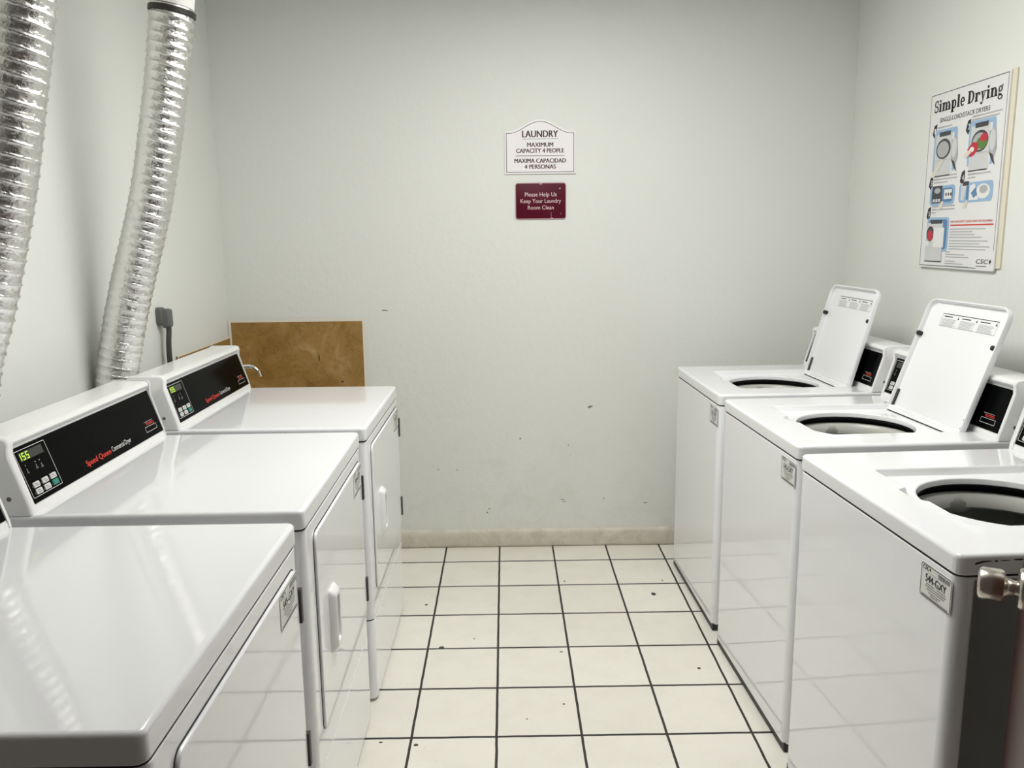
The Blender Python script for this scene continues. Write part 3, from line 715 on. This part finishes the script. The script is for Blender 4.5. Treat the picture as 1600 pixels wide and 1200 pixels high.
# heavy serif title drawn from stems, bowls and slabs
def serif_title(bm, x0, z0, w_, cap):
    ST, TH, SF, SH = .31, .10, .085, .085; XH = .70
    G = {}; Q = []
    def rect(a, c, d, e): Q.append([(a, c), (d, c), (d, e), (a, e)])
    def arc(cx_, cz_, ro, rzo, ri, rzi, a0, a1, n=14):
        for k in range(n):
            t0, t1 = math.radians(a0+(a1-a0)*k/n), math.radians(a0+(a1-a0)*(k+1)/n)
            Q.append([(cx_+ri*math.cos(t0), cz_+rzi*math.sin(t0)), (cx_+ro*math.cos(t0), cz_+rzo*math.sin(t0)), (cx_+ro*math.cos(t1), cz_+rzo*math.sin(t1)), (cx_+ri*math.cos(t1), cz_+rzi*math.sin(t1))])
    def stem(x, z0_, z1_, foot=True, head='L'):
        rect(x, z0_, x+ST, z1_)
        if foot: rect(x-SF, z0_, x+ST+SF, z0_+SH)
        if head: rect(x-SF, z1_-SH, x+ST*.5, z1_)
    def S_(x):
        cx_ = x+.34
        arc(cx_, .72, .33, .29, .15, .19, 35, 270); arc(cx_, .28, .35, .29, .16, .18, -145, 90); rect(x+.52, .62, x+.62, .98); rect(x+.02, .02, x+.12, .40); return .74
    def i_(x): stem(x+SF, 0, XH); Q.append([(x+SF-.01+.14*math.cos(2*PI*k/14)+.135, .90+.12*math.sin(2*PI*k/14)) for k in range(14)]); return ST+2*SF+.06
    def m_(x):
        stem(x+SF, 0, XH); a = x+SF+ST
        for k in range(2):
            arc(a+.10, XH-.27, .31, .29, .06, .18, 0, 150); rect(a+.16, 0, a+.16+ST, XH-.25); rect(a+.16-SF*.7, 0, a+.16+ST+SF*.7, SH); a += .16+ST
        return a-x+SF*.7+.06
    def p_(x): stem(x+SF, -.30, XH); arc(x+SF+ST+.06, XH/2, .36, XH/2+.02, .12, XH/2-.10, -150, 150); return SF+ST+.50
    def l_(x): stem(x+SF, 0, 1.02); return ST+2*SF+.06
    def e_(x): arc(x+.34, XH/2, .34, XH/2+.02, .13, XH/2-.10, 0, 315, 22); rect(x+.14, XH/2-.05, x+.67, XH/2+.05); return .78
    def D_(x): stem(x+SF, 0, 1.0, True, None); rect(x, 1-SH, x+SF+ST+.1, 1.0); arc(x+SF+ST-.02, .5, .58, .5, .32, .40, -90, 90, 18); return SF+ST+.64
    def r_(x): stem(x+SF, 0, XH); arc(x+SF+ST+.10, XH-.24, .25, .26, .05, .14, 40, 150); Q.append([(x+SF+ST+.25+.12*math.cos(2*PI*k/12), XH-.14+.12*math.sin(2*PI*k/12)) for k in range(12)]); return SF+ST+.42
    def y_(x):
        Q.append([(x+.08, XH), (x+.30, XH*.0), (x+.44, -.02), (x+.36, XH)]); Q.append([(x+.34, .02), (x+.20, -.28), (x+.30, -.30), (x+.70, XH), (x+.58, XH)])
        rect(x, XH-SH, x+.43, XH); rect(x+.46, XH-SH, x+.80, XH); Q.append([(x+.14+.12*math.cos(2*PI*k/12), -.20+.11*math.sin(2*PI*k/12)) for k in range(12)]); return .82
    def n_(x): stem(x+SF, 0, XH); a = x+SF+ST; arc(a+.10, XH-.27, .33, .29, .08, .18, 0, 150); rect(a+.18, 0, a+.18+ST, XH-.25); rect(a+.18-SF*.7, 0, a+.18+ST+SF, SH); return SF+2*ST+.18+SF+.05
    def g_(x): arc(x+.30, XH-.23, .29, .24, .11, .14, 0, 360, 24); arc(x+.33, -.13, .33, .20, .17, .10, 0, 360, 24); rect(x+.14, .02, x+.46, .14); Q.append([(x+.42, XH-.14), (x+.64, XH-.04), (x+.64, XH+.08), (x+.48, XH+.04)]); arc(x+.18, .12, .14, .16, .04, .06, 90, 270, 8); return .72
    F = {'S': S_, 'i': i_, 'm': m_, 'p': p_, 'l': l_, 'e': e_, 'D': D_, 'r': r_, 'y': y_, 'n': n_, 'g': g_}; x = 0
    for ch in 'Simple Drying':
        if ch == ' ': x += .32
        else: x += F[ch](x)
    for q_ in Q: poly(bm, [(x0+a/x*w_, z0+c*cap) for a, c in q_], yy)
b = B(); serif_title(b, X(.055), Z(.895), X(.895), Z(.068)); o = flat('title', b, 'black_print', p)
b = B(); text(b, 'SINGLE-LOAD/STACK DRYERS', X(.15), Z(.832), X(.66), Z(.026), .02, yy); flat('subtitle', b, 'black_print', p)
# numbered tabs and step captions
for n_, a, c in (('1', .055, .745), ('2', .525, .728), ('3', .055, .445), ('4', .50, .455), ('5', .055, .265)):
    b = B(); poly(b, [(X(a), Z(c+.025)), (X(a+.035), Z(c)), (X(a+.060), Z(c+.03)), (X(a+.060), Z(c+.085)), (X(a+.02), Z(c+.075))], yy); tb = flat('number_tab', b, 'black_print', p)
    b = B(); text(b, n_, X(a+.040), Z(c+.028), X(.022), Z(.03), .04, yy-.0003, 0, 'C'); flat('step_number', b, 'white_print', tb)
for a, c, ws in ((.13, .800, (.20, .24)), (.60, .815, (.36, .33, .24)), (.13, .520, (.32, .33, .20)), (.60, .525, (.22, .28, .10)), (.13, .345, (.33, .33, .06))):
    b = B()
    for k, wd in enumerate(ws): bar(b, X(a), X(a+wd), Z(c-.018*k), Z(c-.018*k+.0075), yy)
    for k, wd in enumerate(ws[:2]): bar(b, X(a), X(a+.085), Z(c-.018*k-.001), Z(c-.018*k+.009), yy-.0001)
    flat('step_text', b, 'p_grey', p)
for z0_, st_, ws in ((.212, .0155, (.46, .30, .33, .42)), (.146, .0155, (.50, .40, .53, .48)), (.082, .014, (.06, .26, .32)), (.030, .014, (.14, .25, .32))):
    b = B(); a = .42 if z0_ > .1 else .38
    for k, wd in enumerate(ws): bar(b, X(a), X(a+wd), Z(z0_-st_*k), Z(z0_-st_*k+.006), yy)
    flat('body_text', b, 'p_grey', p)
b = B(); text(b, 'FOR YOUR SAFETY, PLEASE AVOID THE FOLLOWING', X(.42), Z(.249), X(.54), Z(.014), .03, yy); bar(b, X(.42), X(.97), Z(.233), Z(.241), yy); flat('safety_heading', b, 'red_print', p)
b = B(); text(b, 'CSC', X(.80), Z(.028), X(.15), Z(.024), .05, yy, .25); poly(b, [(X(.965), Z(.026)), (X(.985), Z(.04)), (X(.972), Z(.054)), (X(.955), Z(.04))], yy); bar(b, X(.80), X(.93), Z(.012), Z(.016), yy); flat('logo', b, 'black_print', p)
# pictures of the dryers and hands
PIC = {'bm': None, 'mats': []}
def start(): PIC['bm'] = B(); PIC['mats'] = []
def finish(name):
    me = bpy.data.meshes.new(name); PIC['bm'].to_mesh(me); PIC['bm'].free()
    for mm in PIC['mats']: me.materials.append(M[mm])
    o = bpy.data.objects.new(name, me); C.objects.link(o); o.parent = p
def L_(mname, pts, dy=0):
    if mname not in PIC['mats']: PIC['mats'].append(mname)
    poly(PIC['bm'], [(X(a), Z(c)) for a, c in pts], yy-.0002*dy).material_index = PIC['mats'].index(mname)
def R_(a0, c0, a1, c1): return [(a0, c0), (a1, c0), (a1, c1), (a0, c1)]
def E_(a, c, ra, rc): return ellipse(a, c, ra, rc, 24)
def RR_(a0, c0, a1, c1, r): return rr(a0, a1, c0, c1, r, 4)
def machine(a, c, drum):
    L_('sky_blue', RR_(a-.025, c+.02, a+.30, c+.262, .02), 1); L_('poster', R_(a, c+.02, a+.26, c+.235), 2)
    L_('p_light', R_(a, c, a+.24, c+.235), 3); L_('p_dark', R_(a+.05, c+.222, a+.21, c+.248), 4); L_('p_grey', R_(a, c+.085, a+.24, c+.088), 4)
    L_('p_dark', E_(a+.12, c+.150, .105, .058), 4); L_('p_grey', E_(a+.115, c+.148, .085, .046), 5)
    L_('p_grey', [(a+.23, c+.19), (a+.30, c+.21), (a+.33, c+.10), (a+.29, c+.03), (a+.24, c+.08)], 4); L_('p_light', E_(a+.275, c+.145, .036, .055), 5); L_('p_dark', [(a+.24, c+.085), (a+.29, c+.068), (a+.325, c+.01), (a+.285, c+.035)], 5); L_('p_dark', R_(a-.003, c-.006, a+.235, c), 4)
    if drum:
        L_('p_green', E_(a+.15, c+.14, .07, .033), 6); L_('p_red', E_(a+.17, c+.165, .045, .022), 7)
        L_('p_red', [(a-.03, c+.115), (a+.03, c+.15), (a+.10, c+.145), (a+.11, c+.11), (a+.06, c+.08), (a+.01, c+.072)], 7); L_('poster', E_(a+.03, c+.112, .030, .014), 8); L_('p_skin', [(a-.07, c+.085), (a+.01, c+.118), (a+.03, c+.10), (a-.04, c+.065)], 9)
    else: L_('p_skin', [(a-.05, c-.005), (a+.10, c+.09), (a+.14, c+.085), (a+.01, c-.01)], 7)
start(); machine(.115, .528, False); finish('empty_dryer_picture')
start(); machine(.60, .532, True); finish('loading_picture')
start()
L_('sky_blue', RR_(.085, .355, .445, .468, .03), 1); L_('deep_blue', RR_(.11, .372, .42, .452, .025), 2); L_('p_dark', R_(.12, .368, .265, .468), 3); L_('p_grey', E_(.195, .440, .045, .016), 4)
for k in range(3): L_('p_light', R_(.135+.04*k, .375, .165+.04*k, .392), 4); L_('p_dark', E_(.325+.035*k, .415, .010, .010), 5)
L_('poster', R_(.295, .388, .405, .443), 3); L_('p_skin', [(.20, .325), (.26, .375), (.30, .378), (.28, .335)], 6)
finish('keypad_picture'); start()
L_('sky_blue', RR_(.50, .360, .93, .468, .03), 1); L_('p_light', [(.53, .375), (.57, .375), (.60, .468), (.53, .468)], 2); L_('poster', E_(.81, .415, .085, .040), 2); L_('p_grey', E_(.815, .425, .050, .022), 3)
L_('poster', [(.64, .372), (.76, .372), (.70, .46), (.64, .45)], 2); L_('p_dark', R_(.545, .452, .625, .476), 3); L_('deep_blue', RR_(.60, .375, .63, .45, .008), 3); L_('p_skin', [(.56, .330), (.60, .37), (.63, .37), (.61, .33)], 4); L_('deep_blue', [(.66, .41), (.72, .44), (.74, .40), (.70, .38)], 3)
finish('payment_picture'); start()
L_('sky_blue', RR_(.075, .085, .400, .285, .03), 1); L_('deep_blue', RR_(.10, .10, .375, .272, .025), 2); L_('p_light', R_(.085, .07, .315, .255), 3); L_('p_dark', R_(.135, .248, .30, .270), 4); L_('p_dark', E_(.135, .190, .055, .045), 4); L_('p_red', E_(.135, .180, .040, .032), 5)
L_('poster', R_(.185, .11, .34, .225), 5); L_('p_light', R_(.075, .03, .325, .108), 6); L_('p_dark', R_(.075, .024, .325, .03), 6); L_('poster', RR_(.03, .115, .13, .145, .01), 7)
finish('lint_screen_picture')

# ------------------------------------------------------------------ open door with its knob at the right edge
EDGE = Vector((.852, 1.28, 0)); ang = math.radians(30); DW = .80
hinge = EDGE-Vector((math.sin(ang), math.cos(ang), 0))*DW
door = bpy.data.objects.new('door_1', None); C.objects.link(door); door['kind'] = 'structure'
door.location = (hinge.x, hinge.y, 0); door.rotation_euler = (0, 0, PI/2-ang)    # local X along the leaf, local +Y faces the room's left
b = B(); box(b, 0, DW, -.042, 0, .012, 2.03, .002); leaf = put('door_leaf', b, 'wood', door, smooth=False)
KM = Matrix.Translation((DW-.058, 0, 0.911)) @ Matrix.Rotation(-PI/2, 4, 'X')
b = B(); lathe(b, [(.034, 0), (.034, .002), (.031, .006), (.016, .009)], 36, KM); put('rosette', b, 'nickel', door)
b = B(); lathe(b, [(.013, .005), (.0115, .011), (.0135, .019), (.017, .0235), (.0245, .027), (.0268, .032), (.0262, .056), (.0245, .0605), (.020, .063), (.002, .064)], 36, KM); put('door_knob', b, 'nickel', door)
